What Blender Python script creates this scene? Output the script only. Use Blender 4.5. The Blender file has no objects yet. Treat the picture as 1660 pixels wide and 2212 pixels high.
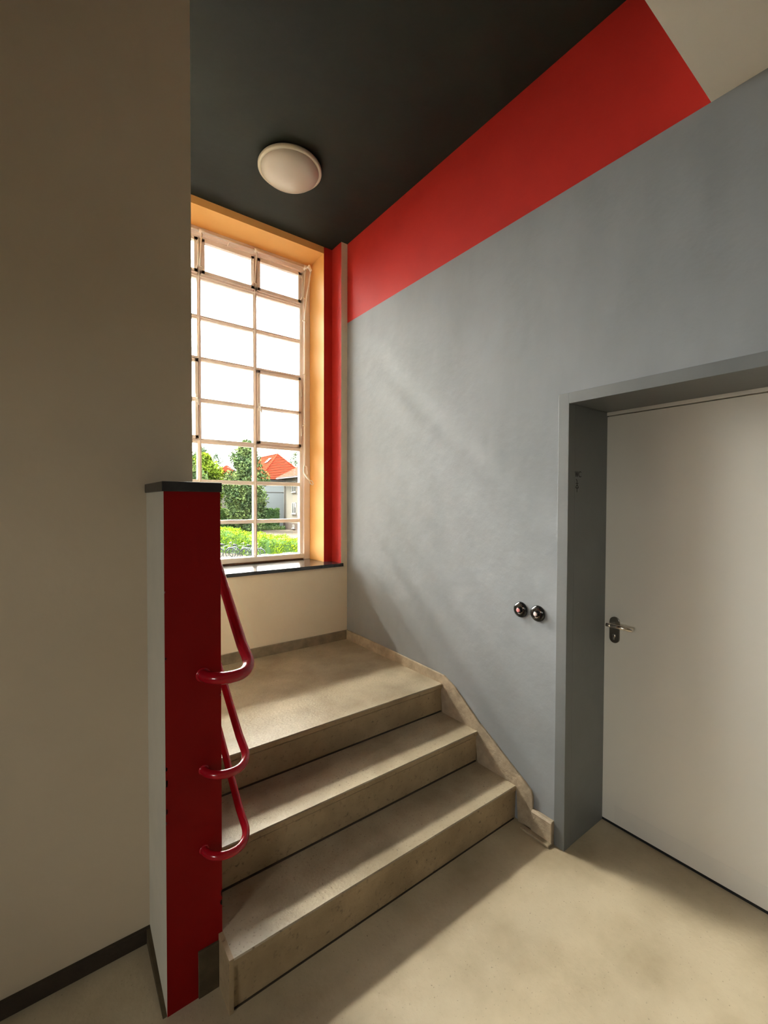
import bpy, bmesh, math, random
from mathutils import Vector, Matrix
random.seed(7)
S = bpy.context.scene
C = S.collection
PI = math.pi

# ------------------------------------------------------------------ camera
cam_d = bpy.data.cameras.new('camera')
cam = bpy.data.objects.new('camera', cam_d); C.objects.link(cam); S.camera = cam
F, YAW, PITCH, ROLL = 953.8, 0.64297, -0.02106, 0.00308
cam_d.sensor_fit = 'VERTICAL'; cam_d.sensor_height = 24.0
cam_d.lens = 24.0 * F / 2212
cam_d.clip_start = 0.05; cam_d.clip_end = 500
fw = Vector((math.sin(YAW)*math.cos(PITCH), math.cos(YAW)*math.cos(PITCH), math.sin(PITCH)))
rt = Vector((math.cos(YAW), -math.sin(YAW), 0)); up = rt.cross(fw)
r2 = math.cos(ROLL)*rt + math.sin(ROLL)*up; u2 = -math.sin(ROLL)*rt + math.cos(ROLL)*up
m = Matrix((r2, u2, -fw)).transposed().to_4x4(); m.translation = (0, 0, 1.57)
cam.matrix_world = m

# ------------------------------------------------------------------ sky, light, exposure
w = bpy.data.worlds.new('overcast_sky'); S.world = w; w.use_nodes = True
SKY = 37.0      # zenith; overcast sky, L = Lz (1 + 2 sin e) / 3
bg = w.node_tree.nodes['Background']
bg.inputs[0].default_value = (1.0, 0.968, 0.925, 1); bg.inputs[1].default_value = SKY
_n = w.node_tree.nodes; _l = w.node_tree.links
_tc = _n.new('ShaderNodeTexCoord'); _sx = _n.new('ShaderNodeSeparateXYZ'); _l.new(_tc.outputs['Generated'], _sx.inputs[0])
_mr = _n.new('ShaderNodeMapRange'); _l.new(_sx.outputs[2], _mr.inputs[0])
_mr.inputs[1].default_value = 0; _mr.inputs[2].default_value = 1; _mr.inputs[3].default_value = SKY/3; _mr.inputs[4].default_value = SKY
_l.new(_mr.outputs[0], bg.inputs[1])
sd = bpy.data.lights.new('sun', 'SUN'); sd.energy = 85.0; sd.angle = math.radians(26); sd.color = (1, .93, .82)
so = bpy.data.objects.new('sun', sd); C.objects.link(so)
_el, _az = math.radians(50), math.radians(-24)        # veiled sun, seen from the stairs: high, left of the window axis
_d = Vector((math.sin(_az)*math.cos(_el), math.cos(_az)*math.cos(_el), math.sin(_el)))
so.rotation_euler = _d.to_track_quat('Z', 'Y').to_euler()
# sampling portal in the window opening (emits nothing itself)
pd = bpy.data.lights.new('window_portal', 'AREA'); pd.shape = 'RECTANGLE'; pd.size = 4.7; pd.size_y = 2.4
pd.cycles.is_portal = True
po = bpy.data.objects.new('window_portal', pd); C.objects.link(po)
po.location = (-.65, 3.46, 2.3); po.rotation_euler = (-PI/2, 0, 0)
pd2 = bpy.data.lights.new('fill_window_portal', 'AREA'); pd2.shape = 'RECTANGLE'; pd2.size = 1.1; pd2.size_y = 1.0  # portal for the added, unseen fill window
pd2.cycles.is_portal = True
po2 = bpy.data.objects.new('fill_window_portal', pd2); C.objects.link(po2)
po2.location = (-3.42, -.6, 1.7); po2.rotation_euler = (PI/2, 0, -PI/2)
S.view_settings.view_transform = 'Standard'; S.view_settings.look = 'None'
S.view_settings.gamma = 1; S.view_settings.use_curve_mapping = False
S.view_settings.exposure = 0.55
S.cycles.use_denoising = True
S.cycles.max_bounces = 14; S.cycles.diffuse_bounces = 8; S.cycles.transparent_max_bounces = 16
S.cycles.sample_clamp_indirect = 12

# ------------------------------------------------------------------ materials
def mat(name, col, rough=.6, metal=0, var=None, scale=3.0, amt=1.0, bump=0, bscale=60, spec=.5,
        coat=0, lo=.35, hi=.65, detail=5, stretch=None, speck=None):
    m = bpy.data.materials.new(name); m.use_nodes = True
    n = m.node_tree.nodes; l = m.node_tree.links
    b = n['Principled BSDF']
    b.inputs['Base Color'].default_value = (*col, 1); b.inputs['Roughness'].default_value = rough
    b.inputs['Metallic'].default_value = metal; b.inputs['Specular IOR Level'].default_value = spec
    b.inputs['Coat Weight'].default_value = coat
    tc = n.new('ShaderNodeTexCoord'); src = tc.outputs['Object']
    if stretch:
        mp = n.new('ShaderNodeMapping'); mp.inputs['Scale'].default_value = stretch
        l.new(src, mp.inputs[0]); vsrc = mp.outputs[0]
    else: vsrc = src
    out = None
    if var:
        t = n.new('ShaderNodeTexNoise'); t.inputs['Scale'].default_value = scale
        t.inputs['Detail'].default_value = detail; t.inputs['Roughness'].default_value = .6
        l.new(vsrc, t.inputs['Vector'])
        r = n.new('ShaderNodeMapRange'); r.inputs[1].default_value = lo; r.inputs[2].default_value = hi
        r.inputs[4].default_value = amt
        l.new(t.outputs['Fac'], r.inputs[0])
        x = n.new('ShaderNodeMix'); x.data_type = 'RGBA'
        x.inputs[6].default_value = (*col, 1); x.inputs[7].default_value = (*var, 1)
        l.new(r.outputs[0], x.inputs[0]); out = x.outputs[2]
    if speck:
        scol, ssc, lo2, hi2 = speck
        t = n.new('ShaderNodeTexNoise'); t.inputs['Scale'].default_value = ssc; t.inputs['Detail'].default_value = 3
        l.new(src, t.inputs['Vector'])
        r = n.new('ShaderNodeMapRange'); r.inputs[1].default_value = lo2; r.inputs[2].default_value = hi2
        l.new(t.outputs['Fac'], r.inputs[0])
        x = n.new('ShaderNodeMix'); x.data_type = 'RGBA'; x.inputs[6].default_value = (*col, 1)
        if out: l.new(out, x.inputs[6])
        x.inputs[7].default_value = (*scol, 1); l.new(r.outputs[0], x.inputs[0]); out = x.outputs[2]
    if out: l.new(out, b.inputs['Base Color'])
    if bump:
        t = n.new('ShaderNodeTexNoise'); t.inputs['Scale'].default_value = bscale; t.inputs['Detail'].default_value = 4
        l.new(src, t.inputs['Vector'])
        bn = n.new('ShaderNodeBump'); bn.inputs['Strength'].default_value = bump; bn.inputs['Distance'].default_value = .004
        l.new(t.outputs['Fac'], bn.inputs['Height']); l.new(bn.outputs[0], b.inputs['Normal'])
    return m

M = {}
M['grey_wall'] = mat('grey_wall', (.285, .30, .315), .6, var=(.215, .228, .24), scale=1.6, amt=1, spec=.2, bump=1.0, bscale=11, stretch=(1, 1, .45), lo=.3, hi=.7)
M['red_wall'] = mat('red_wall', (.50, .026, .018), .6, var=(.44, .021, .015), scale=2, spec=.2, bump=.25, bscale=18)
M['cream_wall'] = mat('cream_wall', (.74, .645, .51), .6, var=(.70, .605, .475), scale=2, spec=.2, bump=.2, bscale=20)
M['tan_wall'] = mat('tan_wall', (.66, .56, .42), .7, var=(.62, .52, .385), scale=1.5, spec=.2, bump=.25, bscale=30)
M['white_ceiling'] = mat('white_ceiling', (.84, .80, .72), .7, var=(.81, .77, .69), scale=2, bump=.2, bscale=30)
M['hall_wall'] = mat('hall_wall', (.40, .35, .28), .7, var=(.37, .32, .25), scale=2)
M['black_ceiling'] = mat('black_ceiling', (.021, .024, .018), .6, var=(.014, .016, .013), scale=1.6, spec=.2, bump=.3, bscale=20)
M['orange_wall'] = mat('orange_wall', (.80, .44, .14), .55, var=(.77, .41, .125), scale=3, spec=.2, bump=.2, bscale=20)
M['white_paint'] = mat('white_paint', (.68, .64, .54), .6, var=(.62, .59, .5), scale=6, bump=.3, bscale=40)
M['red_paint'] = mat('red_paint', (.24, .0, .0), .6, var=(.21, .0, .0), scale=4, spec=.2, bump=.3, bscale=30, speck=((.3, .12, .1), 190, .76, .80))
M['concrete'] = mat('concrete', (.53, .445, .31), .5, var=(.36, .29, .185), scale=2.6, bump=.35, bscale=60, lo=.40, hi=.72,
                    detail=8, speck=((.25, .2, .14), 120, .66, .76))
M['stair'] = mat('stair', (.44, .37, .26), .45, var=(.30, .24, .155), scale=4, bump=.4, bscale=90, detail=8,
                 speck=((.20, .16, .11), 110, .62, .74))
M['riser'] = mat('riser', (.44, .325, .19), .6, var=(.31, .225, .125), scale=5, bump=.4, bscale=90, detail=8, speck=((.14, .10, .06), 60, .6, .8))  # browner than the treads: warm bounce and shade put into the colour
M['skirt'] = mat('skirt', (.46, .37, .26), .6, var=(.30, .24, .17), scale=14, bump=.7, bscale=70, detail=8)
M['skirt_dark'] = mat('skirt_dark', (.045, .03, .018), .7, var=(.03, .02, .012), scale=12, bump=.4, bscale=70)
M['skirt_mid'] = mat('skirt_mid', (.26, .21, .14), .7, var=(.17, .135, .09), scale=12, bump=.5, bscale=70)
M['dark_cement'] = mat('dark_cement', (.13, .098, .058), .8, spec=.1, var=(.08, .06, .035), scale=9, bump=.4, bscale=50)
M['stone'] = mat('stone', (.02, .022, .025), .16, var=(.035, .037, .04), scale=6, spec=.9)
M['cap'] = mat('cap', (.012, .012, .013), .35, var=(.03, .03, .032), scale=20, bump=.15)
M['rail'] = mat('rail', (.42, .005, .015), .2, coat=.5)
M['door_frame'] = mat('door_frame', (.165, .172, .172), .42, var=(.15, .157, .157), scale=4, bump=.1)
M['door_leaf'] = mat('door_leaf', (.80, .765, .70), .5, var=(.78, .745, .68), scale=1.2)
M['door_edge'] = mat('door_edge', (.76, .73, .67), .5)
M['void'] = mat('void', (.01, .01, .01), .8)
M['steel'] = mat('steel', (.26, .24, .21), .3, metal=1)
M['steel_bright'] = mat('steel_bright', (.75, .68, .6), .16, metal=1)
M['bakelite'] = mat('bakelite', (.008, .008, .008), .16, spec=.7)
M['pink_mark'] = mat('pink_mark', (.8, .28, .28), .4)
M['pale_mark'] = mat('pale_mark', (.75, .62, .6), .4)
M['lamp_rim'] = mat('lamp_rim', (.50, .46, .35), .4)
M['lamp_glass'] = mat('lamp_glass', (.48, .43, .36), .28)
M['sash'] = mat('sash', (.90, .80, .74), .45, var=(.86, .75, .68), scale=8)
M['sash_pale'] = mat('sash_pale', (.95, .89, .82), .4)
M['rust'] = mat('rust', (.30, .13, .07), .8, var=(.12, .06, .04), scale=60, bump=.8, bscale=90)
M['lettering'] = mat('lettering', (.008, .008, .008), .6)
M['putty'] = mat('putty', (.6, .55, .48), .6)

def glass_mat():
    m = bpy.data.materials.new('pane_glass'); m.use_nodes = True
    n = m.node_tree.nodes; l = m.node_tree.links; n.clear()
    o = n.new('ShaderNodeOutputMaterial'); mx = n.new('ShaderNodeMixShader')
    t = n.new('ShaderNodeBsdfTransparent'); t.inputs[0].default_value = (.95, .97, .96, 1)
    g = n.new('ShaderNodeBsdfGlossy'); g.inputs['Roughness'].default_value = .01
    fr = n.new('ShaderNodeFresnel'); fr.inputs[0].default_value = 1.45
    l.new(fr.outputs[0], mx.inputs[0]); l.new(t.outputs[0], mx.inputs[1]); l.new(g.outputs[0], mx.inputs[2])
    l.new(mx.outputs[0], o.inputs[0]); return m
M['glass'] = glass_mat()
# outdoors
M['grass'] = mat('grass', (0.0192, 0.0302, 0.0083), .9, spec=0, var=(0.0138, 0.0234, 0.0069), scale=2)
M['gravel'] = mat('gravel', (0.030, 0.026, 0.021), .9, spec=0, var=(0.025, 0.0215, 0.017), scale=1, bump=.3, bscale=8)
M['paving'] = mat('paving', (0.022, 0.0205, 0.018), .9, spec=0, var=(0.017, 0.016, 0.014), scale=5)
def leafmat(name, a, b, sc):
    m = mat(name, a, .7, var=b, scale=sc, lo=.4, hi=.6, spec=0); return m
M['leaf_hedge'] = leafmat('leaf_hedge', (0.075, 0.115, 0.0045), (0.030, 0.062, 0.007), 1.6)
M['leaf_tree'] = leafmat('leaf_tree', (0.048, 0.066, 0.021), (0.021, 0.036, 0.016), .9)
M['leaf_yellow'] = leafmat('leaf_yellow', (0.062, 0.088, 0.007), (0.034, 0.055, 0.008), .4)
M['leaf_dark'] = leafmat('leaf_dark', (0.020, 0.040, 0.014), (0.034, 0.058, 0.014), .6)
M['leaf_pale'] = leafmat('leaf_pale', (0.050, 0.068, 0.036), (0.032, 0.050, 0.030), .5)
M['bark'] = mat('bark', (0.0186, 0.0155, 0.0124), .9)
M['roof_red'] = mat('roof_red', (0.0713, 0.0109, 0.0056), .8, spec=0, var=(0.0589, 0.0093, 0.0050), scale=1.5)
M['roof_pale'] = mat('roof_pale', (0.070, 0.022, 0.015), .8, spec=0, var=(0.0651, 0.0202, 0.0140), scale=1.5)
M['render_white'] = mat('render_white', (0.085, 0.093, 0.097), .8, spec=0, var=(0.078, 0.087, 0.091), scale=.5)
M['render_cream'] = mat('render_cream', (0.066, 0.062, 0.053), .8, spec=0, var=(0.062, 0.058, 0.049), scale=.5)
M['plinth_stone'] = mat('plinth_stone', (0.0403, 0.0326, 0.0279), .8, spec=0, var=(0.0279, 0.0232, 0.0202), scale=2)
M['gutter'] = mat('gutter', (0.0248, 0.0217, 0.0202), .6)
M['ext_white'] = mat('ext_white', (0.08, 0.08, 0.079), .5)
M['ext_glass'] = mat('ext_glass', (0.0186, 0.0217, 0.0217), .1, spec=.8)
M['bike_metal'] = mat('bike_metal', (.024, .030, .032), .5, spec=.2)
M['tyre'] = mat('tyre', (.008, .009, .009), .7, spec=.1)

# ------------------------------------------------------------------ helpers
def add_box(bm, x0, x1, y0, y1, z0, z1, mi=0):
    vs = [bm.verts.new(p) for p in ((x0,y0,z0),(x1,y0,z0),(x1,y1,z0),(x0,y1,z0),(x0,y0,z1),(x1,y0,z1),(x1,y1,z1),(x0,y1,z1))]
    fs = []
    for ix in ((0,3,2,1),(4,5,6,7),(0,1,5,4),(1,2,6,5),(2,3,7,6),(3,0,4,7)):
        f = bm.faces.new([vs[i] for i in ix]); f.material_index = mi; fs.append(f)
    return fs      # bottom, top, -y, +x, +y, -x
def add_prism(bm, pts, axis, a, b, mi=0):
    """pts: 2D outline; axis the extrusion axis ('x': pts=(y,z), 'y': pts=(x,z), 'z': pts=(x,y))"""
    def P(p, t): return {'x': (t, p[0], p[1]), 'y': (p[0], t, p[1]), 'z': (p[0], p[1], t)}[axis]
    A = [bm.verts.new(P(p, a)) for p in pts]; B = [bm.verts.new(P(p, b)) for p in pts]
    fs = [bm.faces.new(A), bm.faces.new(B[::-1])]
    n = len(pts)
    for i in range(n): fs.append(bm.faces.new((A[i], B[i], B[(i+1) % n], A[(i+1) % n])))
    for f in fs: f.material_index = mi
    return fs
def add_tube(bm, path, r, seg=10, closed=False, cap=True, mi=0):
    path = [Vector(p) for p in path]; n = len(path); rings = []
    prev = None
    for i, p in enumerate(path):
        if closed: t = path[(i+1) % n] - path[i-1]
        else: t = path[min(i+1, n-1)] - path[max(i-1, 0)]
        t.normalize()
        if prev is None:
            a = Vector((0, 0, 1)) if abs(t.z) < .9 else Vector((1, 0, 0))
            u = t.cross(a).normalized()
        else:
            u = (prev - t*prev.dot(t)).normalized()
        prev = u; v = t.cross(u)
        rr = r[i] if isinstance(r, (list, tuple)) else r
        rings.append([bm.verts.new(p + rr*(math.cos(2*PI*k/seg)*u + math.sin(2*PI*k/seg)*v)) for k in range(seg)])
    m_ = n if closed else n-1
    for i in range(m_):
        A, B = rings[i], rings[(i+1) % n]
        for k in range(seg):
            f = bm.faces.new((A[k], A[(k+1) % seg], B[(k+1) % seg], B[k])); f.smooth = True; f.material_index = mi
    if cap and not closed:
        bm.faces.new(rings[0][::-1]).material_index = mi; bm.faces.new(rings[-1]).material_index = mi
def add_lathe(bm, prof, origin, axis, seg=32, mi=0):
    """prof: list of (radius, height along axis)"""
    ax = Vector(axis).normalized(); a = Vector((0, 0, 1)) if abs(ax.z) < .9 else Vector((1, 0, 0))
    u = ax.cross(a).normalized(); v = ax.cross(u); o = Vector(origin); rings = []
    for r, h in prof:
        if r < 1e-6: rings.append([bm.verts.new(o + ax*h)])
        else: rings.append([bm.verts.new(o + ax*h + r*(math.cos(2*PI*k/seg)*u + math.sin(2*PI*k/seg)*v)) for k in range(seg)])
    for A, B in zip(rings, rings[1:]):
        for k in range(seg):
            k2 = (k+1) % seg
            if len(A) == 1 and len(B) == 1: continue
            if len(A) == 1: f = bm.faces.new((A[0], B[k2], B[k]))
            elif len(B) == 1: f = bm.faces.new((A[k], A[k2], B[0]))
            else: f = bm.faces.new((A[k], A[k2], B[k2], B[k]))
            f.smooth = True; f.material_index = mi
def obj(name, bm, mats, parent=None, bevel=0, fix=True, seg=2):
    if fix: bmesh.ops.recalc_face_normals(bm, faces=bm.faces)
    me = bpy.data.meshes.new(name); bm.to_mesh(me); bm.free()
    for k in (mats if isinstance(mats, (list, tuple)) else [mats]): me.materials.append(M[k])
    o = bpy.data.objects.new(name, me); C.objects.link(o)
    if parent:
        o.parent = parent; r = parent
        off = Vector(parent.location)
        while r.parent: r = r.parent; off += Vector(r.location)
        o.location = -off
    if bevel:
        md = o.modifiers.new('bevel', 'BEVEL'); md.width = bevel; md.segments = seg; md.limit_method = 'ANGLE'
        md.angle_limit = math.radians(40)
    return o
def B(): return bmesh.new()
def boxobj(name, dims, mt, parent=None, bevel=0):
    b = B(); add_box(b, *dims); return obj(name, b, mt, parent, bevel)
def thing(name, label, cat, loc, group=None):
    o = bpy.data.objects.new(name, None); C.objects.link(o); o.location = loc; o.empty_display_size = .1
    o['label'] = label; o['category'] = cat
    if group: o['group'] = group
    return o
def tag(o, label, cat, group=None):
    o['label'] = label; o['category'] = cat
    if group: o['group'] = group
    return o
def struct(o, label=None, cat=None):
    o['kind'] = 'structure'
    if label: o['label'] = label
    if cat: o['category'] = cat
    return o

# key dimensions (metres)
W = 1.832            # right wall plane
ZC = 3.556           # black ceiling
ZW = 2.955           # white ceiling / top of grey paint
YE = 0.568           # front edge of the high ceiling
YB = 2.925           # cream wall with the window niche
YL = 1.746           # left wall plane
XL0, XL1 = .262, .427   # low wall
YR = 1.443           # red end of low wall
NOS = [(1.330, .171), (1.579, .339), (1.849, .507)]
ZL = .507

# ------------------------------------------------------------------ large structure
b = B(); add_box(b, -3.2, 2.4, -3.5, 3.45, -2.3, 0)
struct(obj('floor', b, 'concrete'), 'worn beige concrete floor at the foot of the steps', 'floor')

# right wall with the doorway opening (y .02..1.10, z < 2.03)
b = B()
DY0, DY1, DZ = .02, 1.105, 2.035
def rw(y0, y1, z0, z1, mi): add_box(b, W, 2.35, y0, y1, z0, z1, mi)
rw(DY1, YE+.8, 0, ZW, 0); rw(YE+.8, 3.45, 0, ZW, 0)
rw(DY0, DY1, DZ, ZW, 0); rw(-3.5, DY0, 0, ZW, 0)
rw(-3.5, 3.45, ZW, 3.9, 1)
bmesh.ops.remove_doubles(b, verts=b.verts, dist=1e-5)
wr = struct(obj('wall_right', b, ['grey_wall', 'red_wall']), 'grey plastered wall with a red painted band under the black ceiling', 'wall')

# window wall
b = B()
for x0, x1 in ((-3.2, W+.3),):
    add_box(b, x0, x1, YB, 3.45, 0, 1.085, 0)          # cream apron
fs = add_prism(b, [(W+.3, YB), (1.777, YB), (1.777, 3.065), (1.704, 3.065), (1.704, 3.45), (W+.3, 3.45)], 'z', 1.085, ZC+.3)
for f in fs:
    c = f.calc_center_median()
    if abs(c.x-1.777) < .01 and 2.93 < c.y < 3.06: f.material_index = 1
    elif abs(c.y-3.065) < .001 and c.x < 1.78: f.material_index = 1
    elif abs(c.x-1.704) < .001: f.material_index = 2
fs = add_box(b, -2.90, 1.704, 3.065, 3.45, 3.505, ZC+.3, 2)
fs = add_prism(b, [(-3.2, YB), (-2.97, YB), (-2.97, 3.065), (-2.90, 3.065), (-2.90, 3.45), (-3.2, 3.45)], 'z', 1.085, ZC+.3)
for f in fs:
    c = f.calc_center_median()
    if abs(c.x+2.97) < .01 and 2.93 < c.y < 3.06: f.material_index = 1
    elif abs(c.y-3.065) < .001 and c.x > -2.98: f.material_index = 1
    elif abs(c.x+2.90) < .001: f.material_index = 2
wb = struct(obj('wall_back', b, ['cream_wall', 'red_wall', 'orange_wall'], fix=True), 'cream window wall with a stepped red and orange window niche', 'wall')

# big left wall, ending above the low wall; and the spine behind it
b = B(); add_box(b, -3.2, .416, YL, 1.93, 0, ZC+.05)
struct(obj('wall_left', b, 'tan_wall'), 'plain tan plastered wall left of the steps', 'wall')
b = B(); add_box(b, -3.35, -3.2, 1.93, 3.45, -.2, ZC+.3)
struct(obj('wall_landing', b, 'cream_wall'), 'cream wall closing the far left end of the landing', 'wall')
b = B(); WF = (-1.1, -.1, 1.25, 2.15)
for bx in ((-3.5, WF[0], 0, ZC+.05), (WF[1], 1.93, 0, ZC+.05), (WF[0], WF[1], 0, WF[2]), (WF[0], WF[1], WF[3], ZC+.05)): add_box(b, -3.35, -3.2, bx[0], bx[1], bx[2], bx[3])
struct(obj('wall_side', b, 'hall_wall'), 'pale side wall of the hall, far left', 'wall')
b = B(); add_box(b, -3.35, 2.35, -3.65, -3.5, 0, ZC+.05)
struct(obj('wall_front', b, 'hall_wall'), 'pale wall of the hall behind the viewer', 'wall')
b = B(); add_box(b, .4165, XL1, YL, 1.93, 0, 1.602); struct(obj('trim_2', b, 'red_paint'), 'red painted continuation of the low wall behind its cap', 'trim')
# ceilings
b = B(); add_box(b, -3.35, W, YE, 3.068, ZC, ZC+.3)
struct(obj('ceiling', b, 'black_ceiling'), 'matt black ceiling above the steps and landing', 'ceiling')
b = B(); add_box(b, -3.35, W, -3.5, YE, ZW, ZC+.3)
struct(obj('ceiling_hall', b, 'white_ceiling'), 'lower off-white hall ceiling at the upper right', 'ceiling')
b = B(); add_box(b, -3.35, 2.4, 3.068, 3.5, ZC+.3, ZC+.5)
struct(obj('trim_1', b, 'white_ceiling'), 'roof edge above the window wall', 'trim')

# ------------------------------------------------------------------ staircase
st = thing('staircase', 'worn beige concrete steps rising to a landing below the window', 'steps', (1.1, 1.33, 0))
def stepmesh(y0, z0, z1, ynext, x0, x1, x0b=None):
    b = B(); lip = .012
    pts = [(y0+lip+.004, z0), (y0+lip, z1-.035), (y0+.002, z1-.024), (y0, z1-.004), (y0+.004, z1), (ynext, z1), (ynext, z0)]
    fs = add_prism(b, pts, 'x', x0, x1)
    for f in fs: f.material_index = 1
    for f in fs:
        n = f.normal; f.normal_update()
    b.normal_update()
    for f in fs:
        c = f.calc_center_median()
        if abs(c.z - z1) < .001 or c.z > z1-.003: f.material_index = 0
    return b
obj('step', stepmesh(1.330, 0, .171, 1.60, .4285, W-.0003), ['stair', 'riser'], st)
obj('step', stepmesh(1.579, .171, .339, 1.87, XL1+.0015, W-.0003), ['stair', 'riser'], st)
obj('landing', stepmesh(1.849, .339, .507, YB-.0003, XL1+.0015, W-.0003), ['stair', 'riser'], st)
b = B(); add_box(b, -3.2, XL1, 1.93, YB, 0, ZL); struct(obj('floor_landing', b, 'stair'), 'landing floor running on to the left behind the tan wall', 'floor')

b = B(); add_box(b, .415, .4288, 1.334, YR-.0005, 0, .171); obj('step_end', b, 'riser', st)  # end face in shade; the shade is put in through the browner colour
# stringer skirting along the right wall: one stone band following the steps
b = B()
pts = [(YB-.0003, ZL-.02), (YB-.0003, .578), (2.4, .572), (1.843, .560), (1.752, .519), (1.573, .388), (1.480, .335), (1.385, .275), (1.300, .225), (1.249, .192), (1.237, .165), (1.237, 0),
       (1.32, 0), (1.33, .15), (1.579, .16), (1.60, .32), (1.85, .33), (1.87, ZL-.02)]
add_prism(b, pts, 'x', W-.013, W-.0003)
obj('stringer_skirting', b, 'skirt', st, bevel=.003)
# slim dark brown joints where riser meets tread below
for y0, z0 in ((1.344, 0), (1.593, .171), (1.863, .339)):
    b = B(); add_box(b, .43, W-.013, y0-.003, y0+.004, z0, z0+(.0035 if z0 == 0 else .006)); obj('joint', b, 'skirt_dark', st)
# plain skirting to the door
b = B()
add_prism(b, [(W-.024, 0), (W-.024, .100), (W-.018, .108), (W+.01, .108), (W+.01, 0)], 'y', 1.13, 1.237)
sk = struct(obj('baseboard_right', b, 'skirt', bevel=.002), 'short beige stone skirting between the steps and the door frame', 'skirting')
b = B(); add_box(b, W-.05, W-.02, 1.128, 1.28, 0, .012); obj('fillet', b, 'stair', sk, bevel=.004)
b = B(); add_box(b, XL1, W-.012, YB-.014, YB+.01, ZL-.01, .575)
struct(obj('baseboard_back', b, 'skirt_mid', bevel=.002), 'brown grey skirting below the window wall on the landing', 'skirting')
b = B(); add_box(b, -3.2, XL0, YL-.014, YL+.01, 0, .053)
struct(obj('baseboard_left', b, 'skirt_dark', bevel=.002), 'almost black skirting along the tan left wall', 'skirting')

# ------------------------------------------------------------------ low wall with red end
lw = thing('parapet', 'low wall with dark red end face and white side beside the steps', 'low wall', (.345, 1.6, 0))
b = B()
fs = add_box(b, XL0, XL1, YR, YL-.0003, 0, 1.602, 0)
fs[2].material_index = 1; fs[3].material_index = 1
obj('wall_body', b, ['white_paint', 'red_paint'], lw)
b = B(); add_box(b, XL0-.005, XL1+.004, YR-.006, YL-.0003, 1.602, 1.632)
obj('cap', b, 'cap', lw, bevel=.002)['label'] = 'black cap stone'
b = B(); add_box(b, .352, .4148, YR-.007, YR+.01, 0, .150)
obj('skirting', b, 'dark_cement', lw, bevel=.002)['label'] = 'concrete skirting at the foot of the red end'
b = B(); add_prism(b, [(YR+.003, 0), (YR+.003, .004), (YL, .053), (YL, 0)], 'x', XL0-.012, XL0+.005)
obj('skirting', b, 'dark_cement', lw)
# chips in the paint along the two edges of the red face: small pale flakes of bare plaster
b = B()
for z, s in ((.765, .006), (.72, .010), (.635, .008), (1.10, .004), (.60, .004), (1.30, .003)):
    n = 7; c = Vector((XL0+.001, YR-.0012, z))
    vs = [b.verts.new(c + Vector((max(0, (.3+.7*random.random())*s*math.cos(2*PI*k/n)), 0, 1.4*s*(.6+.4*random.random())*math.sin(2*PI*k/n)))) for k in range(n)]
    f = b.faces.new(vs)
for z, s in ((.30, .007), (.27, .006), (.95, .003)):
    n = 7; c = Vector((XL1-.001, YR-.0012, z))
    vs = [b.verts.new(c - Vector((max(0, (.3+.7*random.random())*s*math.cos(2*PI*k/n)), 0, 1.6*s*math.sin(2*PI*k/n)))) for k in range(n)]
    b.faces.new(vs)
bmesh.ops.solidify(b, geom=b.faces[:], thickness=.001)
obj('paint_chips', b, 'white_paint', lw)['kind'] = 'stuff'

# ------------------------------------------------------------------ handrails
def handrail(z0, rad, slope, label, xr=.505):
    t = thing('handrail', label, 'handrail', (.372, YR, z0), 'red handrails wrapped around the low wall')
    cx = (.372+xr)/2; R = (xr-.372)/2
    p = [(.372, YR+.004, z0), (.372, YR-.008, z0)]
    yc = YR-.004+ .002
    for i in range(1, 20):
        a = PI*i/19
        # horizontal U round the corner of the wall, easing upward at the end
        zz = z0 + (0 if a < PI*.6 else slope*R*.9*((a-PI*.6)/(PI*.4))**2*.5)
        p.append((cx - R*math.cos(a), yc - R*.95*math.sin(a), zz))
    x, y, z = p[-1]
    L = .62
    for k in range(1, 13):
        s = k/12*L
        e = min(1, s/.06); p.append((x, y+s, z + slope*(s - .03*(1-e)*0) - slope*.02*(1-math.exp(-s/.02))))
    x, y, z = p[-1]
    p += [(x-.012, y+.03, z+.008), (x-.04, y+.04, z+.01), (XL1-.0, y+.04, z+.01)]
    b = B(); add_tube(b, p, rad, 16); obj('tube', b, 'rail', t)
    b = B(); add_lathe(b, [(0, .003), (rad*1.1, .003), (rad*1.2, .001), (rad*1.22, 0)], (.372, YR, z0), (0, -1, 0), 20)
    obj('wall_plate', b, 'rail', t)
    return t
handrail(1.027, .0185, .86, 'thick glossy red handrail, top of the three on the low wall', .512)
handrail(.724, .0130, .74, 'thin glossy red handrail, middle of the three on the low wall', .502)
handrail(.468, .0125, .76, 'thin glossy red handrail, lowest of the three on the low wall', .502)

# ------------------------------------------------------------------ doorway
d = bpy.data.objects.new('door_1', None); C.objects.link(d); d.location = (2.1, .6, 0); d['kind'] = 'structure'
d['label'] = 'white door in a deep grey steel frame'; d['category'] = 'door'
b = B()   # casing: L-profile lining, thin face on the wall plus reveals with a fine groove
y1, yi = 1.128, 1.077
def frame_side(bm, ya, yb, z0, z1): add_box(bm, W-.006, W+.045, min(ya, yb), max(ya, yb), z0, z1)
frame_side(b, y1, yi, 0, 2.058)
add_box(b, W+.047, 2.172, yi+.0015, DY1, 0, 2.012)
obj('jamb', b, 'door_frame', d, bevel=.0015)
b = B(); frame_side(b, .055, .005, 0, 2.058); add_box(b, W+.047, 2.172, .02, .0535, 0, 2.012)
obj('jamb', b, 'door_frame', d, bevel=.0015)
b = B(); add_box(b, W-.006, W+.045, .055, yi, 2.010, 2.058)
add_box(b, W+.047, 2.172, .0535, yi+.0015, 2.012, DZ)
obj('head', b, 'door_frame', d, bevel=.0015)
b = B(); add_box(b, 2.165, 2.25, .055, yi+.002, 1.996, 2.012); obj('door_stop', b, 'door_leaf', d)
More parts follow.
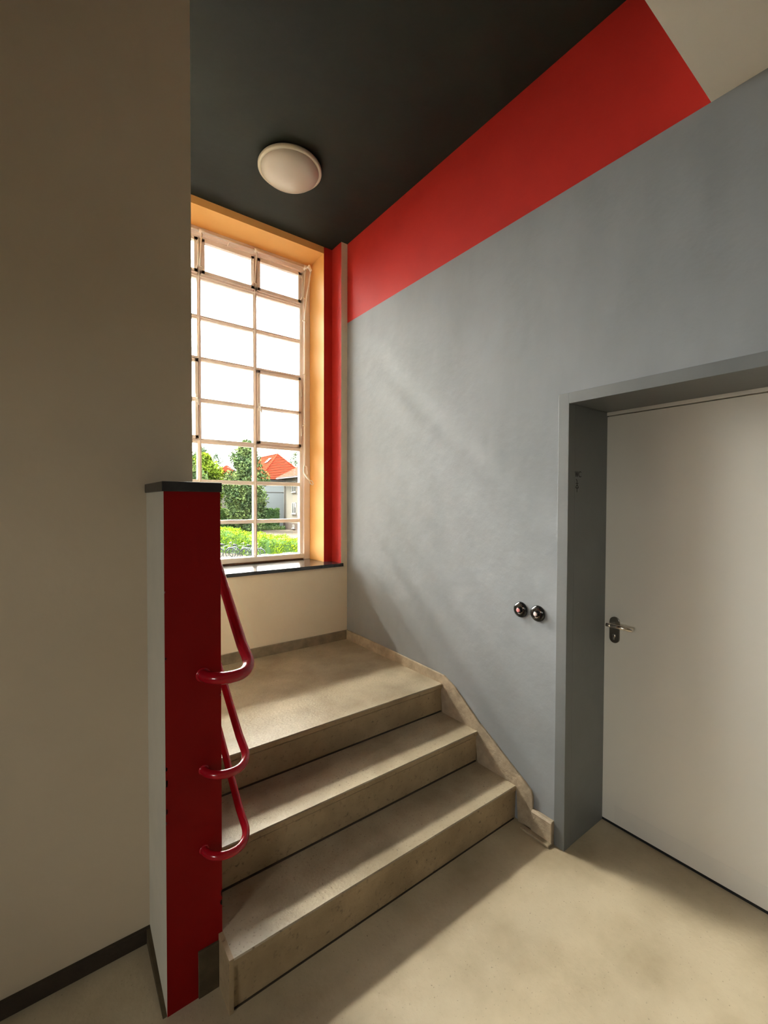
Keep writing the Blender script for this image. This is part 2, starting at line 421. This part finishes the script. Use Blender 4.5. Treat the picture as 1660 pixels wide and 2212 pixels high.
b = B(); add_box(b, 2.172, 2.35, .02, DY1, 0, .014); obj('gap_shade', b, 'void', d)  # black strip standing in for the shaded gap under the leaf
b = B(); add_box(b, 2.171, 2.213, .057, yi+.006, .012, 1.992); leaf = obj('leaf', b, 'door_leaf', d, bevel=.002)
b = B(); add_box(b, 2.1702, 2.175, .07, 1.02, .014, .105); obj('kick_plate', b, 'door_edge', leaf, bevel=.0006)
b = B(); add_box(b, 2.213, 2.35, .02, DY1, 0, 2.05); obj('backing', b, 'void', d)
# handle set
def oval(bm, y, z0, z1, hw, x0, x1, n=12):
    pts = []
    for k in range(n+1): a = PI*k/n; pts.append((y + hw*math.cos(a), z1-hw + hw*math.sin(a)))
    for k in range(n+1): a = PI+PI*k/n; pts.append((y + hw*math.cos(a), z0+hw + hw*math.sin(a)))
    add_prism(bm, pts, 'x', x0, x1)
b = B(); oval(b, 1.029, .895, 1.022, .024, 2.164, 2.1715); hp = obj('handle_plate', b, 'steel', d, bevel=.0015)
b = B(); add_tube(b, [(2.166, 1.031, .989), (2.128, 1.031, .989), (2.121, 1.028, .989), (2.118, 1.02, .989), (2.118, .925, .9885)], [.0095]*5, 16)
add_tube(b, [(2.118, 1.02, .989), (2.118, 1.045, .989)], .0085, 12)
obj('lever', b, 'steel_bright', hp)['label'] = 'polished steel lever'
b = B(); add_lathe(b, [(0, .0105), (.0068, .0105), (.0085, .009), (.0085, 0)], (2.171, 1.030, .931), (-1, 0, 0), 20)
add_box(b, 2.161, 2.17, 1.0262, 1.0338, .912, .928)
obj('lock_cylinder', b, 'steel_bright', hp)
b = B(); add_box(b, 2.1598, 2.163, 1.0288, 1.0312, .926, .936); obj('keyhole', b, 'void', hp)
# WC lettering and sign on the reveal (face y = 1.0785)
def strokes(name, segs, y, th, mt, parent):
    b = B()
    for (xa, za, xb, zb) in segs:
        dx, dz = xb-xa, zb-za; L = math.hypot(dx, dz) or 1e-6; nx, nz = -dz/L*th/2, dx/L*th/2
        pts = [(xa+nx, za+nz), (xb+nx, zb+nz), (xb-nx, zb-nz), (xa-nx, za-nz)]
        add_prism(b, pts, 'y', y, y+.0012)
    return obj(name, b, mt, parent)
yy = yi+.0007
sg = []
wx, wz, h = 1.885, 1.690, .024
for k, (a, c) in enumerate((((0, 1), (.006, 0)), ((.006, 0), (.012, 1)), ((.012, 1), (.018, 0)), ((.018, 0), (.024, 1)))):
    sg.append((wx+a[0], wz+a[1]*h, wx+c[0], wz+c[1]*h))
cc = (wx+.041, wz+h/2)
arc = [(cc[0]+.012*math.cos(math.radians(t)), cc[1]+.012*math.sin(math.radians(t))) for t in range(45, 316, 27)]
sg += [(*p, *q) for p, q in zip(arc, arc[1:])]
strokes('lettering', sg, yy, .0032, 'lettering', d)
cx0 = 1.900; zt = 1.678
sg = [(cx0-.008, zt, cx0, zt-.004), (cx0, zt-.004, cx0+.001, zt-.030), (cx0-.010, zt-.018, cx0+.011, zt-.018),
      (cx0+.001, zt-.024, cx0-.010, zt-.034), (cx0-.010, zt-.034, cx0+.001, zt-.042), (cx0+.001, zt-.042, cx0+.012, zt-.034), (cx0+.012, zt-.034, cx0+.001, zt-.024),
      (cx0-.012, zt-.038, cx0+.014, zt-.038), (cx0+.001, zt-.042, cx0+.001, zt-.058)]
strokes('symbol', sg, yy, .0032, 'lettering', d)

# ------------------------------------------------------------------ rotary switches
def switch(y, z, label, mark):
    t = thing('wall_switch', label, 'switch', (W, y, z), 'round black switches beside the door frame')
    b = B()
    add_lathe(b, [(.0385, -.002), (.0385, .004), (.036, .009), (.031, .0125), (.021, .0145), (.0185, .0135), (.0165, .0135), (0, .0135)], (W, y, z), (-1, 0, 0), 40)
    base = obj('base', b, 'bakelite', t)
    b = B(); add_lathe(b, [(.0135, .012), (.0135, .020), (.012, .022), (.0105, .0225), (0, .0225)], (W, y, z), (-1, 0, 0), 28)
    k = obj('knob', b, 'bakelite', t)
    b = B(); add_lathe(b, [(.0098, .0215), (.0095, .0235), (.007, .0242), (0, .0244)], (W, y, z), (-1, 0, 0), 24)
    obj('knob_face', b, mark, k)['label'] = 'pale enamel centre'
    b = B()
    add_prism(b, [(y-.026, z+.014), (y-.020, z+.016), (y-.022, z+.008)], 'x', W-.0137, W-.011); obj('pointer', b, 'pale_mark', base)
    b = B(); add_tube(b, [(W-.0142, y+.007*math.cos(math.radians(a)), z-.0135+.005*math.sin(math.radians(a))) for a in range(200, 341, 20)], .0009, 6)
    obj('arc_mark', b, 'pale_mark', base)
    return t
switch(1.322, 1.048, 'left round black rotary switch with pink centre on grey wall', 'pink_mark')
switch(1.226, 1.048, 'right round black rotary switch with whitish centre, nearer the door frame', 'pale_mark')

# ------------------------------------------------------------------ ceiling lamp
LX, LY = 1.135, 2.447
t = thing('ceiling_lamp', 'round cream glass lamp on the black ceiling', 'lamp', (LX, LY, ZC))
b = B(); add_lathe(b, [(0, .002), (.150, .002), (.155, .03), (.150, .034)], (LX, LY, ZC), (0, 0, -1), 48); obj('base', b, 'black_ceiling', t)
b = B(); add_lathe(b, [(.160, .012), (.179, .016), (.184, .024), (.184, .036), (.178, .042), (.168, .040), (.160, .034)], (LX, LY, ZC), (0, 0, -1), 56)
obj('rim', b, 'lamp_rim', t)
b = B()
prof = [(.166, .034), (.166, .040)] + [(.166*math.cos(a), .040+.062*math.sin(a)) for a in [PI/2*k/12 for k in range(1, 12)]] + [(0, .102)]
add_lathe(b, prof, (LX, LY, ZC), (0, 0, -1), 56); sh = obj('shade', b, 'lamp_glass', t)

# ------------------------------------------------------------------ window
win = bpy.data.objects.new('window_1', None); C.objects.link(win); win.location = (.43, 3.34, 1.10); win['kind'] = 'structure'
win['label'] = 'tall steel window of many small panes in an orange niche'; win['category'] = 'window'
WX = [1.638, 1.250, .842, .434, .026, -.382, -.79, -1.198, -1.606, -2.014, -2.422, -2.83]
WZ = [3.175, 2.888, 2.595, 2.302, 2.010, 1.718, 1.422]
Y0, Y1 = 3.315, 3.365
b = B(); add_box(b, 1.651, 1.704, 3.30, 3.40, 1.103, 3.505); add_box(b, 1.625, 1.651, Y0+.01, Y1, 1.12, 3.46)
obj('frame_side', b, 'sash', win, bevel=.003)
b = B(); add_box(b, -2.90, -2.84, 3.30, 3.40, 1.103, 3.505); obj('frame_side', b, 'sash', win, bevel=.003)
b = B(); add_box(b, -2.84, 1.651, 3.30, 3.40, 3.445, 3.505); obj('frame_head', b, 'sash', win, bevel=.003)
b = B(); add_box(b, -2.84, 1.651, 3.305, 3.39, 1.112, 1.150); obj('frame_bottom', b, 'sash_pale', win, bevel=.004)
b = B(); add_box(b, -2.84, 1.70, 3.32, 3.40, 1.098, 1.114)
obj('rusty_joint', b, 'rust', win)
for x in WX[1:-1]:
    b = B(); add_box(b, x-.0135, x+.0135, Y0+.012, Y1, 1.15, 3.445); add_box(b, x-.004, x+.004, Y0, Y0+.014, 1.15, 3.445)
    obj('mullion', b, 'sash', win, bevel=.001)
for i, z in enumerate(WZ):
    h = .017 if i in (0, 4) else .0145
    b = B(); add_box(b, -2.84, 1.63, Y0+.014, Y1-.002, z-h, z+h); add_box(b, -2.84, 1.63, Y0+.004, Y0+.016, z-.004, z+.004)
    obj('glazing_bar', b, 'sash_pale' if i > 4 else 'sash', win, bevel=.001)
zb = [3.445] + WZ + [1.150]
def pane(x0, x1, z0, z1, par, y=3.345):
    b = B(); add_box(b, x0, x1, y, y+.003, z0, z1); return obj('pane', b, 'glass', par)
for c in range(11):
    xr, xl = WX[c]-.012, WX[c+1]+.012
    for r in range(8):
        zt_, zb_ = zb[r]-.012, zb[r+1]+.012
        if r == 0:        # top-hung vent sash
            s = B(); q = .024; ya, yb_ = Y0-.012, Y0+.022
            for bx in ((xl, xr, zt_-q, zt_+.006), (xl, xr, zb_-.002, zb_+q), (xl, xl+q, zb_, zt_), (xr-q, xr, zb_, zt_)):
                add_box(s, bx[0], bx[1], ya, yb_, bx[2], bx[3])
            so_ = obj('vent_sash', s, 'sash', win, bevel=.0015)
            pane(xl+q, xr-q, zb_+q, zt_-q, so_, Y0+.01)
        elif r in (3, 4) and c in (0, 2, 3, 5, 6, 8, 9):    # side-hung casement over two rows
            if r == 3:
                s = B(); q = .022; ya, yb_ = Y0-.012, Y0+.022; z_lo = zb[5]+.012; z_m = zb[4]
                for bx in ((xl, xr, zt_-q, zt_), (xl, xr, z_lo, z_lo+q), (xl, xl+q, z_lo, zt_), (xr-q, xr, z_lo, zt_), (xl, xr, z_m-.01, z_m+.01)):
                    add_box(s, bx[0], bx[1], ya, yb_, bx[2], bx[3])
                so_ = obj('casement', s, 'sash', win, bevel=.0015)
                pane(xl+q, xr-q, z_m+.01, zt_-q, so_, Y0+.01); pane(xl+q, xr-q, z_lo+q, z_m-.01, so_, Y0+.01)
                # handle on the mullion side
                hb = B(); hx = xl+.012 if c in (0, 3, 6, 9) else xr-.012
                add_box(hb, hx-.008, hx+.008, ya-.008, ya, z_m-.03, z_m+.03)
                add_tube(hb, [(hx, ya-.006, z_m), (hx, ya-.03, z_m), (hx+.004, ya-.034, z_m-.05)], .006, 8)
                obj('sash_handle', hb, 'sash_pale', so_)
                for zh in (z_lo+.12, zt_-.12):
                    hb = B(); hx2 = xr if c in (0, 3, 6, 9) else xl
                    add_tube(hb, [(hx2+.002, ya-.004, zh-.03), (hx2+.002, ya-.004, zh+.03)], .005, 8); obj('hinge', hb, 'sash_pale', so_)
        else:
            pane(xl, xr, zb_, zt_, win)
# sill slab of dark polished stone
b2 = B(); add_prism(b2, [(-2.975, YB-.022), (1.787, YB-.022), (1.787, YB), (1.777, YB), (1.777, 3.065), (1.704, 3.065), (1.704, 3.335), (-2.90, 3.335), (-2.90, 3.065), (-2.97, 3.065), (-2.97, YB), (-2.975, YB)], 'z', 1.078, 1.103)
sill = obj('sill', b2, 'stone', win, bevel=.003); sill['label'] = 'dark polished stone window sill'

# added window in the hall side wall, unseen, put in for fill light
w2 = bpy.data.objects.new('fill_window', None); C.objects.link(w2); w2.location = (-3.27, -.6, 1.0); w2['kind'] = 'structure'
b = B()
for ya, yb, z0, z1 in ((-1.1, -.1, 1.25, 1.3), (-1.1, -.1, 2.1, 2.15), (-1.1, -1.05, 1.25, 2.15), (-.15, -.1, 1.25, 2.15), (-.62, -.58, 1.25, 2.15)): add_box(b, -3.30, -3.24, ya, yb, z0, z1)
obj('frame', b, 'sash', w2)
for ya, yb in ((-1.05, -.62), (-.58, -.15)):
    b = B(); add_box(b, -3.272, -3.268, ya, yb, 1.3, 2.1); obj('pane', b, 'glass', w2)

# fanlight opener: shaft, arms, drop rods and pull rod
t = thing('fanlight_opener', 'pale metal rod and lever gear for the top window vents', 'window opener', (1.66, 3.27, 1.72))
b = B(); add_tube(b, [(-2.8, 3.28, 3.468), (1.66, 3.28, 3.468)], .0085, 12); obj('shaft', b, 'sash_pale', t)
for x in (1.655, 1.249, .852, .434, .026, -.382, -.79, -1.198, -1.606, -2.014, -2.422):
    b = B(); add_lathe(b, [(0, -.018), (.014, -.018), (.014, .018), (0, .018)], (x, 3.28, 3.468), (1, 0, 0), 16)
    add_box(b, x-.008, x+.008, 3.28, 3.302, 3.458, 3.48)
    br = obj('bracket', b, 'sash_pale', t)
    b = B(); add_tube(b, [(x, 3.278, 3.462), (x-.006, 3.286, 3.36), (x-.012, 3.292, 3.235)], .0055, 8)
    add_tube(b, [(x-.022, 3.300, 3.236), (x+.012, 3.300, 3.232)], .004, 8)
    obj('drop_arm', b, 'sash_pale', br)
    b = B(); xx = x-.022 if x < 1.6 else 1.632
    add_tube(b, [(xx-.008, 3.303, 3.385), (xx, 3.290, 3.405), (xx, 3.290, 3.235), (xx-.012, 3.303, 3.212)], .0055, 8)
    obj('stay', b, 'sash_pale', br)
b = B(); add_tube(b, [(1.048, 3.28, 3.465), (1.032, 3.29, 3.432)], .004, 8)
obj('hook', b, 'sash_pale', t)
b = B(); add_prism(b, [(1.660, 3.452), (1.662, 3.480), (1.674, 3.478), (1.692, 3.440), (1.680, 3.432), (1.664, 3.455)], 'y', 3.235, 3.252)
add_tube(b, [(1.655, 3.28, 3.468), (1.668, 3.243, 3.468)], .008, 10)
obj('elbow', b, 'sash_pale', t, bevel=.002)
b = B(); add_tube(b, [(1.684, 3.243, 3.44), (1.672, 3.243, 3.36), (1.652, 3.255, 3.22), (1.644, 3.266, 3.10), (1.642, 3.27, 3.02), (1.642, 3.27, 1.865)], .0052, 10)
obj('pull_rod', b, 'sash_pale', t)
for z in (3.04, 2.61, 2.2):
    b = B(); add_tube(b, [(1.62, 3.268, z-.008), (1.648, 3.268, z+.002), (1.668, 3.298, z-.004)], .0042, 8); obj('guide', b, 'sash_pale', t)
b = B()
ring = [(1.642, 3.268, 1.870), (1.658, 3.262, 1.858), (1.660, 3.258, 1.800), (1.648, 3.256, 1.788)]
add_tube(b, ring, .0045, 8)
ring = [(1.642, 3.268, 1.870), (1.630, 3.262, 1.855), (1.627, 3.258, 1.815), (1.634, 3.250, 1.800), (1.652, 3.240, 1.770), (1.668, 3.232, 1.748)]
add_tube(b, ring, [.0045, .0045, .005, .009, .009, .006], 8)
ring = [(1.668, 3.232, 1.748), (1.682, 3.226, 1.746), (1.694, 3.222, 1.722), (1.690, 3.220, 1.712), (1.672, 3.226, 1.722), (1.664, 3.230, 1.738)]
add_tube(b, ring, .0045, 8, closed=True)
obj('crank_handle', b, 'sash_pale', t)

# ------------------------------------------------------------------ outdoors
G = -2.3
b = B(); add_box(b, -80, 140, -60, 200, G-.3, G)
struct(obj('ground', b, 'gravel'), 'pale gravel yard outside', 'ground')
b = B(); add_prism(b, [(3, 20), (8.6, 27.0), (11.6, 28.4), (10.8, 31.6), (8.4, 37), (0, 37)], 'z', G, G+.02)
tag(obj('parking_pad', b, 'paving'), 'pale paved strip under the parked bicycles', 'paving')
b = B(); add_prism(b, [(8, 78), (14.0, 62), (24.3, 59.2), (24.3, 75), (24.3, 84), (-10, 84)], 'z', G, G+.02)
tag(obj('lawn', b, 'grass'), 'strip of grass under the trees across the yard', 'grass')

def leaves(bm, pts, size, rnd):
    for p in pts:
        n = Vector((rnd.gauss(0, 1), rnd.gauss(0, 1), rnd.gauss(0, 1)+.4)).normalized()
        a = n.orthogonal().normalized(); a.rotate(Matrix.Rotation(rnd.random()*6.28, 3, n)); c = n.cross(a)
        s = size*(.6+.8*rnd.random())
        q = [p + s*a, p + s*.45*c, p - s*a, p - s*.45*c]
        f = bm.faces.new([bm.verts.new(v) for v in q])
def blob_points(rnd, blobs, n):
    tot = sum(r*r for *_, r in blobs); out = []
    for (x, y, z, r) in blobs:
        for _ in range(int(n*r*r/tot)):
            d_ = Vector((rnd.gauss(0, 1), rnd.gauss(0, 1), rnd.gauss(0, 1))).normalized()
            out.append(Vector((x, y, z)) + d_*r*(.35+.75*rnd.random()**.7))
    return out
def tree(label, x, y, top, rad, base, mt, n, size, seed, shape='round', group=None):
    rnd = random.Random(seed)
    t = thing('tree', label, 'tree', (x, y, G), group)
    b = B(); add_tube(b, [(x, y, G+.0), (x+.1, y, G+(base-G)*.6), (x-.1, y, base+.5), (x, y, (base+top)/2), (x+.1, y, top-rad*.5)], [.32, .26, .2, .14, .05], 8)
    for k in range(7):
        a = rnd.random()*6.28; zz = base + (top-base)*(.15+.1*k)
        add_tube(b, [(x, y, zz-.6), (x+rad*.4*math.cos(a), y+rad*.4*math.sin(a), zz), (x+rad*.7*math.cos(a), y+rad*.7*math.sin(a), zz+.5)], [.1, .07, .03], 6)
    obj('trunk', b, 'bark', t)
    blobs = []
    for k in range(60):
        u = (k+rnd.random())/60; zz = base + (top-base)*u
        prof = math.sin(PI*min(1, max(0.03, u*.86+.16)))**.75 if shape == 'round' else max(.1, (1-u)**.7*(.3+min(1, u*6)*.7))
        a = k*2.399+rnd.random(); rr = rad*prof*(.15+.6*rnd.random())
        r = rad*(.24+.16*rnd.random())*(.6+.4*prof)
        blobs.append((x+rr*math.cos(a), y+rr*math.sin(a), min(zz, top-r*.8), r))
    b = B(); leaves(b, blob_points(rnd, blobs, n), size, rnd)
    obj('crown', b, mt, t, fix=False)
    return t
tree('broad green tree in front of the red roofed house', 20.9, 59.0, 9.9, 3.5, -1.9, 'leaf_tree', 22000, .19, 1)
tree('yellow-green tree left of the broad green tree, beyond the yard', 20.0, 76, 9.5, 3.9, -1, 'leaf_yellow', 20000, .24, 2)
tree('yellow-green tree at the far left behind the low wall cap', 15.4, 70, 9.2, 3.6, -1, 'leaf_yellow', 12000, .24, 3)
tree('grey-green tree standing behind the yellow-green trees', 25.0, 98, 13.2, 3.9, 2, 'leaf_pale', 8000, .24, 4)
tree('sparse tree behind the right end of the red roof', 42.0, 88, 12.9, 3.0, 3, 'leaf_pale', 2600, .2, 5)
tree('low spreading tree at the left edge of the window view', 13.2, 58, 7.0, 3.4, -1.6, 'leaf_tree', 7000, .18, 6)
tree('orange-tinged tree beside the red roof', 27.6, 96, 12.0, 2.4, 4, 'leaf_pale', 3000, .16, 8)

tree('second yellow-green tree, between the broad green tree and the other yellow one', 22.0, 82.5, 10.0, 2.3, 0, 'leaf_yellow', 9000, .24, 21)
tree('tree far to the left across the yard, hidden by the tan wall', 3, 64, 9.5, 4.0, -1, 'leaf_tree', 7000, .24, 22)
def hedge(name, label, path, heights, width, mt, n, size, seed, core='leaf_dark'):
    rnd = random.Random(seed); b = B()
    P = [Vector((*p, 0)) for p in path]; rows = []
    for i, p in enumerate(P):
        tt = (P[min(i+1, len(P)-1)]-P[max(i-1, 0)]).normalized(); nn = Vector((tt.y, -tt.x, 0)); h = heights[i]-.12; wd = width*.42
        rows.append([b.verts.new(p+nn*o+Vector((0, 0, z))) for o, z in ((wd, G), (wd, G+h*.8), (wd*.6, G+h), (-wd*.6, G+h), (-wd, G+h*.8), (-wd, G))])
    for r0, r1 in zip(rows, rows[1:]):
        for k in range(5): b.faces.new((r0[k], r0[k+1], r1[k+1], r1[k]))
    b.faces.new(rows[0]); b.faces.new(rows[-1][::-1])
    t = thing(name, label, 'hedge', (P[0].x, P[0].y, G))
    obj('core', b, core, t)
    pts = []
    L = [(P[i+1]-P[i]).length for i in range(len(P)-1)]; tot = sum(L)
    for i in range(len(P)-1):
        tt = (P[i+1]-P[i]).normalized(); nn = Vector((tt.y, -tt.x, 0))
        for _ in range(int(n*L[i]/tot)):
            u = rnd.random(); h = heights[i]*(1-u)+heights[i+1]*u; p = P[i].lerp(P[i+1], u)
            s = rnd.random()
            bulge = .06*math.sin(p.x*7)+.06*math.sin(p.y*5+1)
            if s < .35: q = p + nn*(rnd.random()-.5)*width + Vector((0, 0, G+h+bulge+rnd.gauss(0, .05)))
            elif s < .85: q = p + nn*(width*.5+bulge+rnd.gauss(0, .04)) + Vector((0, 0, G+h*rnd.random()))
            else: q = p - nn*(width*.5+bulge+rnd.gauss(0, .04)) + Vector((0, 0, G+h*rnd.random()))
            pts.append(q)
    b = B(); leaves(b, pts, size, rnd); obj('foliage', b, mt, t, fix=False)
    return t
hedge('hedge', 'bright yellow-green clipped hedge behind the bicycles', [(-14, 44), (8.2, 38.5), (10.6, 35.7), (11.6, 32.6), (12.4, 29.6), (14.2, 27.2), (16.5, 25)],
      [2.0, 2.0, 1.85, 1.55, 1.45, 1.25, 1.2], 1.2, 'leaf_hedge', 42000, .055, 11)
hedge('hedge', 'dark green clipped hedge at the foot of the far trees', [(8, 66), (18, 62.8), (26.4, 61.0)], [2.8, 2.9, 2.9], 1.5, 'leaf_dark', 14000, .13, 12)
hedge('hedge', 'low ground-hugging row of shrubs along the far kerb', [(8, 63.6), (18, 60.4), (26.4, 58.9)], [.4, .4, .4], .8, 'leaf_tree', 5000, .1, 13)

# cream house with downpipe (facade x = 26.8, running along y)
def ext_window(par, kind, x, y0, y1, z0, z1):
    # window in a wall facing -x
    b = B()
    for (a, c, e, g) in ((y0, y0+.1, z0, z1), (y1-.1, y1, z0, z1), (y0, y1, z0, z0+.1), (y0, y1, z1-.1, z1), ((y0+y1)/2-.07, (y0+y1)/2+.07, z0, z1)):
        add_box(b, x-.06, x+.05, a, c, e, g)
    fr_ = obj('window', b, 'ext_white', par)
    b = B(); add_box(b, x-.01, x+.03, y0+.05, y1-.05, z0+.05, z1-.05); obj('pane', b, 'ext_glass', fr_)
    b = B(); add_box(b, x-.16, x+.02, y0-.1, y1+.1, z0-.09, z0); obj('sill', b, 'ext_white', fr_)
def roof_slope(bm, e0, e1, r0, r1, n):
    """courses of tiles from the eave edge e0-e1 up to the ridge edge r0-r1, each course stepped"""
    e0, e1, r0, r1 = map(Vector, (e0, e1, r0, r1))
    nrm = (e1-e0).cross(r0-e0).normalized()
    if nrm.z < 0: nrm = -nrm
    for k in range(n):
        u, v = k/n, (k+1)/n
        a, c = e0.lerp(r0, u), e1.lerp(r1, u); g, h = e0.lerp(r0, v), e1.lerp(r1, v)
        vs = [bm.verts.new(p) for p in (a+nrm*.10, c+nrm*.10, h+nrm*.02, g+nrm*.02)]
        if (c-a).length > .05: bm.faces.new(vs if (h-g).length > .02 else vs[:3])
        lo_ = [bm.verts.new(p) for p in (a, c)]
        bm.faces.new((lo_[0], lo_[1], vs[1], vs[0]))
h = thing('house', 'cream rendered house with two visible windows and a downpipe', 'house', (30, 50, G))
b = B(); add_box(b, 26.8, 36, 40, 60, G+1.0, 5.0); obj('wall', b, 'render_cream', h)
b = B(); add_box(b, 26.72, 36.1, 39.9, 60.1, G, G+1.0); obj('plinth', b, 'plinth_stone', h)
for y in (56.6, 52.5, 48.5):
    for z0, z1 in ((.0, 1.55), (3.0, 4.5)): ext_window(h, 0, 26.8, y-.65, y+.65, z0, z1)
for y in (56.6, 52.5): ext_window(h, 0, 26.72, y-.35, y+.35, G+.3, G+.8)
b = B(); add_tube(b, [(26.7, 59.5, G), (26.7, 59.5, 4.7), (26.3, 59.6, 5.0)], .07, 8); obj('downpipe', b, 'gutter', h)
b = B(); add_box(b, 25.9, 27.2, 39.2, 60.8, 4.93, 5.10); obj('eave', b, 'gutter', h)
b = B(); roof_slope(b, (26.0, 39.3, 5.1), (26.0, 60.7, 5.1), (31.2, 45.5, 8.6), (31.2, 56.0, 8.6), 14)
roof_slope(b, (26.0, 60.7, 5.1), (36.4, 60.7, 5.1), (31.2, 56.0, 8.6), (31.2, 56.0, 8.6), 14)
roof_slope(b, (26.0, 39.3, 5.1), (36.4, 39.3, 5.1), (31.2, 45.5, 8.6), (31.2, 45.5, 8.6), 14)
roof_slope(b, (36.4, 39.3, 5.1), (36.4, 60.7, 5.1), (31.2, 45.5, 8.6), (31.2, 56.0, 8.6), 14); obj('roof', b, 'roof_pale', h, fix=False)

h = thing('house', 'pale house with a bright red hipped roof and skylight', 'house', (28.5, 68, G))
b = B(); add_box(b, 24.9, 31.8, 63.2, 78, G, 4.9); wa = obj('wall', b, 'render_white', h)
b = B(); add_prism(b, [(24.9, 4.35), (31.8, 4.75), (31.8, 4.85), (24.9, 4.45)], 'y', 63.14, 63.2)
add_box(b, 24.9, 31.8, 63.14, 63.2, 3.05, 3.13); obj('cornice', b, 'gutter', wa)
b = B(); add_box(b, 24.5, 32.2, 62.8, 78.4, 4.85, 5.05); obj('eave', b, 'gutter', h)
ap, bk = (28.6, 66.4, 9.15), (28.6, 73.5, 9.15)
for k, (e0, e1, r0, r1) in enumerate((((24.3, 62.6, 5.0), (32.4, 62.6, 5.0), ap, ap), ((24.3, 62.6, 5.0), (24.3, 78.5, 5.0), ap, bk), ((32.4, 62.6, 5.0), (32.4, 78.5, 5.0), ap, bk), ((24.3, 78.5, 5.0), (32.4, 78.5, 5.0), bk, bk))):
    b = B(); roof_slope(b, e0, e1, r0, r1, 15); obj('roof_slope', b, 'roof_red', h, fix=False)
b = B(); add_tube(b, [(24.3, 62.6, 5.15), (28.6, 66.4, 9.25), (28.6, 73.5, 9.25)], .1, 8); add_tube(b, [(32.4, 62.6, 5.15), (28.6, 66.4, 9.25)], .1, 8)
obj('ridge', b, 'roof_red', h)
e = Vector((24.3, 0, 5.0)); r_ = Vector((28.6, 0, 9.15)); dn = (r_-e).normalized()
b = B(); q = []
for s, y in ((3.9, 66.9), (3.9, 67.9), (5.0, 67.9), (5.0, 66.9)): q.append(e + dn*s + Vector((-.12, y, .16)))
f = b.faces.new([b.verts.new(v) for v in q]); bmesh.ops.solidify(b, geom=[f], thickness=.12); obj('skylight', b, 'ext_white', h)

h = thing('house', 'small red pyramid roof peeping through the left trees', 'house', (26.8, 86.5, G))
b = B(); add_box(b, 24.6, 29.0, 84.6, 88.6, G, 6.7); obj('wall', b, 'render_cream', h)
b = B(); apx = (26.9, 86.6, 8.7)
for e0, e1 in (((24.4, 84.4, 6.7), (29.2, 84.4, 6.7)), ((24.4, 84.4, 6.7), (24.4, 88.8, 6.7)), ((29.2, 84.4, 6.7), (29.2, 88.8, 6.7)), ((24.4, 88.8, 6.7), (29.2, 88.8, 6.7))):
    roof_slope(b, e0, e1, apx, apx, 8)
obj('roof', b, 'roof_red', h, fix=False)

# bicycles in a hoop rack
def bicycle(x, y, rz, label):
    t = thing('bicycle', label, 'bicycle', (0, 0, 0), 'bicycles parked by the hedge')
    R = .34
    for wx_ in (-.53, .53):
        b = B(); add_tube(b, [(wx_+R*math.cos(2*PI*k/24), 0, R+R*math.sin(2*PI*k/24)) for k in range(24)], .022, 6, closed=True)
        wh = obj('wheel', b, 'tyre', t)
        b = B()
        for k in range(12):
            a = 2*PI*k/12; add_tube(b, [(wx_, 0, R), (wx_+(R-.02)*math.cos(a), 0, R+(R-.02)*math.sin(a))], .003, 3)
        add_tube(b, [(wx_+(R-.025)*math.cos(2*PI*k/20), 0, R+(R-.025)*math.sin(2*PI*k/20)) for k in range(20)], .009, 5, closed=True)
        obj('spokes', b, 'bike_metal', wh)
        b = B(); add_tube(b, [(wx_+(R+.04)*math.cos(a), 0, R+(R+.04)*math.sin(a)) for a in [PI*(.1+.75*k/10) for k in range(11)]], .02, 5)
        obj('mudguard', b, 'bike_metal', t)
    b = B(); bb, st_, hd, ra, fa = (-.05, 0, .30), (-.18, 0, .80), (.36, 0, .86), (-.53, 0, R), (.53, 0, R)
    for p, q in ((bb, st_), (bb, (.38, 0, .74)), (st_, hd), (ra, bb), (ra, st_), (hd, (.40, 0, .70)), ((.40, 0, .70), fa), (hd, (.33, 0, 1.02))): add_tube(b, [p, q], .018, 6)
    obj('frame', b, 'bike_metal', t)
    b = B(); add_tube(b, [(.20, -.28, 1.0), (.30, -.24, 1.04), (.36, -.08, 1.04), (.33, 0, 1.02), (.36, .08, 1.04), (.30, .24, 1.04), (.20, .28, 1.0)], .014, 6); obj('handlebar', b, 'bike_metal', t)
    b = B(); add_tube(b, [(-.36, 0, .90), (-.25, 0, .90), (-.08, 0, .91)], [.08, .07, .03], 8); add_tube(b, [(-.18, 0, .8), (-.2, 0, .9)], .014, 6); obj('saddle', b, 'tyre', t)
    b = B(); add_tube(b, [(-.70, 0, .74), (-.30, 0, .74), (-.53, 0, .38)], .012, 5); add_tube(b, [(-.70, .08, .74), (-.30, .08, .74)], .008, 5); add_tube(b, [(-.70, -.08, .74), (-.30, -.08, .74)], .008, 5)
    obj('carrier', b, 'bike_metal', t)
    t.location = (x, y, G+.043); t.rotation_euler = (0, 0, rz)
    return t
bicycle(9.55, 31.0, math.radians(-20), 'bicycle parked leftmost in front of the bright hedge')
bicycle(10.15, 30.2, math.radians(-32), 'bicycle parked in the middle of the row by the hedge')
bicycle(10.75, 29.2, math.radians(-40), 'bicycle nearest the window, cut off by the sill')
rk = thing('bicycle_rack', 'low pale metal hoop rack under the parked bicycles', 'bicycle rack', (10.2, 30.8, G))
for k in range(6):
    x, y = 9.0+k*.5, 31.9-k*.45
    b = B(); add_tube(b, [(x, y, G+.02), (x, y, G+.6), (x+.05, y+.05, G+.75), (x+.5, y+.6, G+.75), (x+.55, y+.65, G+.6), (x+.55, y+.65, G+.02)], .02, 6); obj('hoop', b, 'bike_metal', rk)
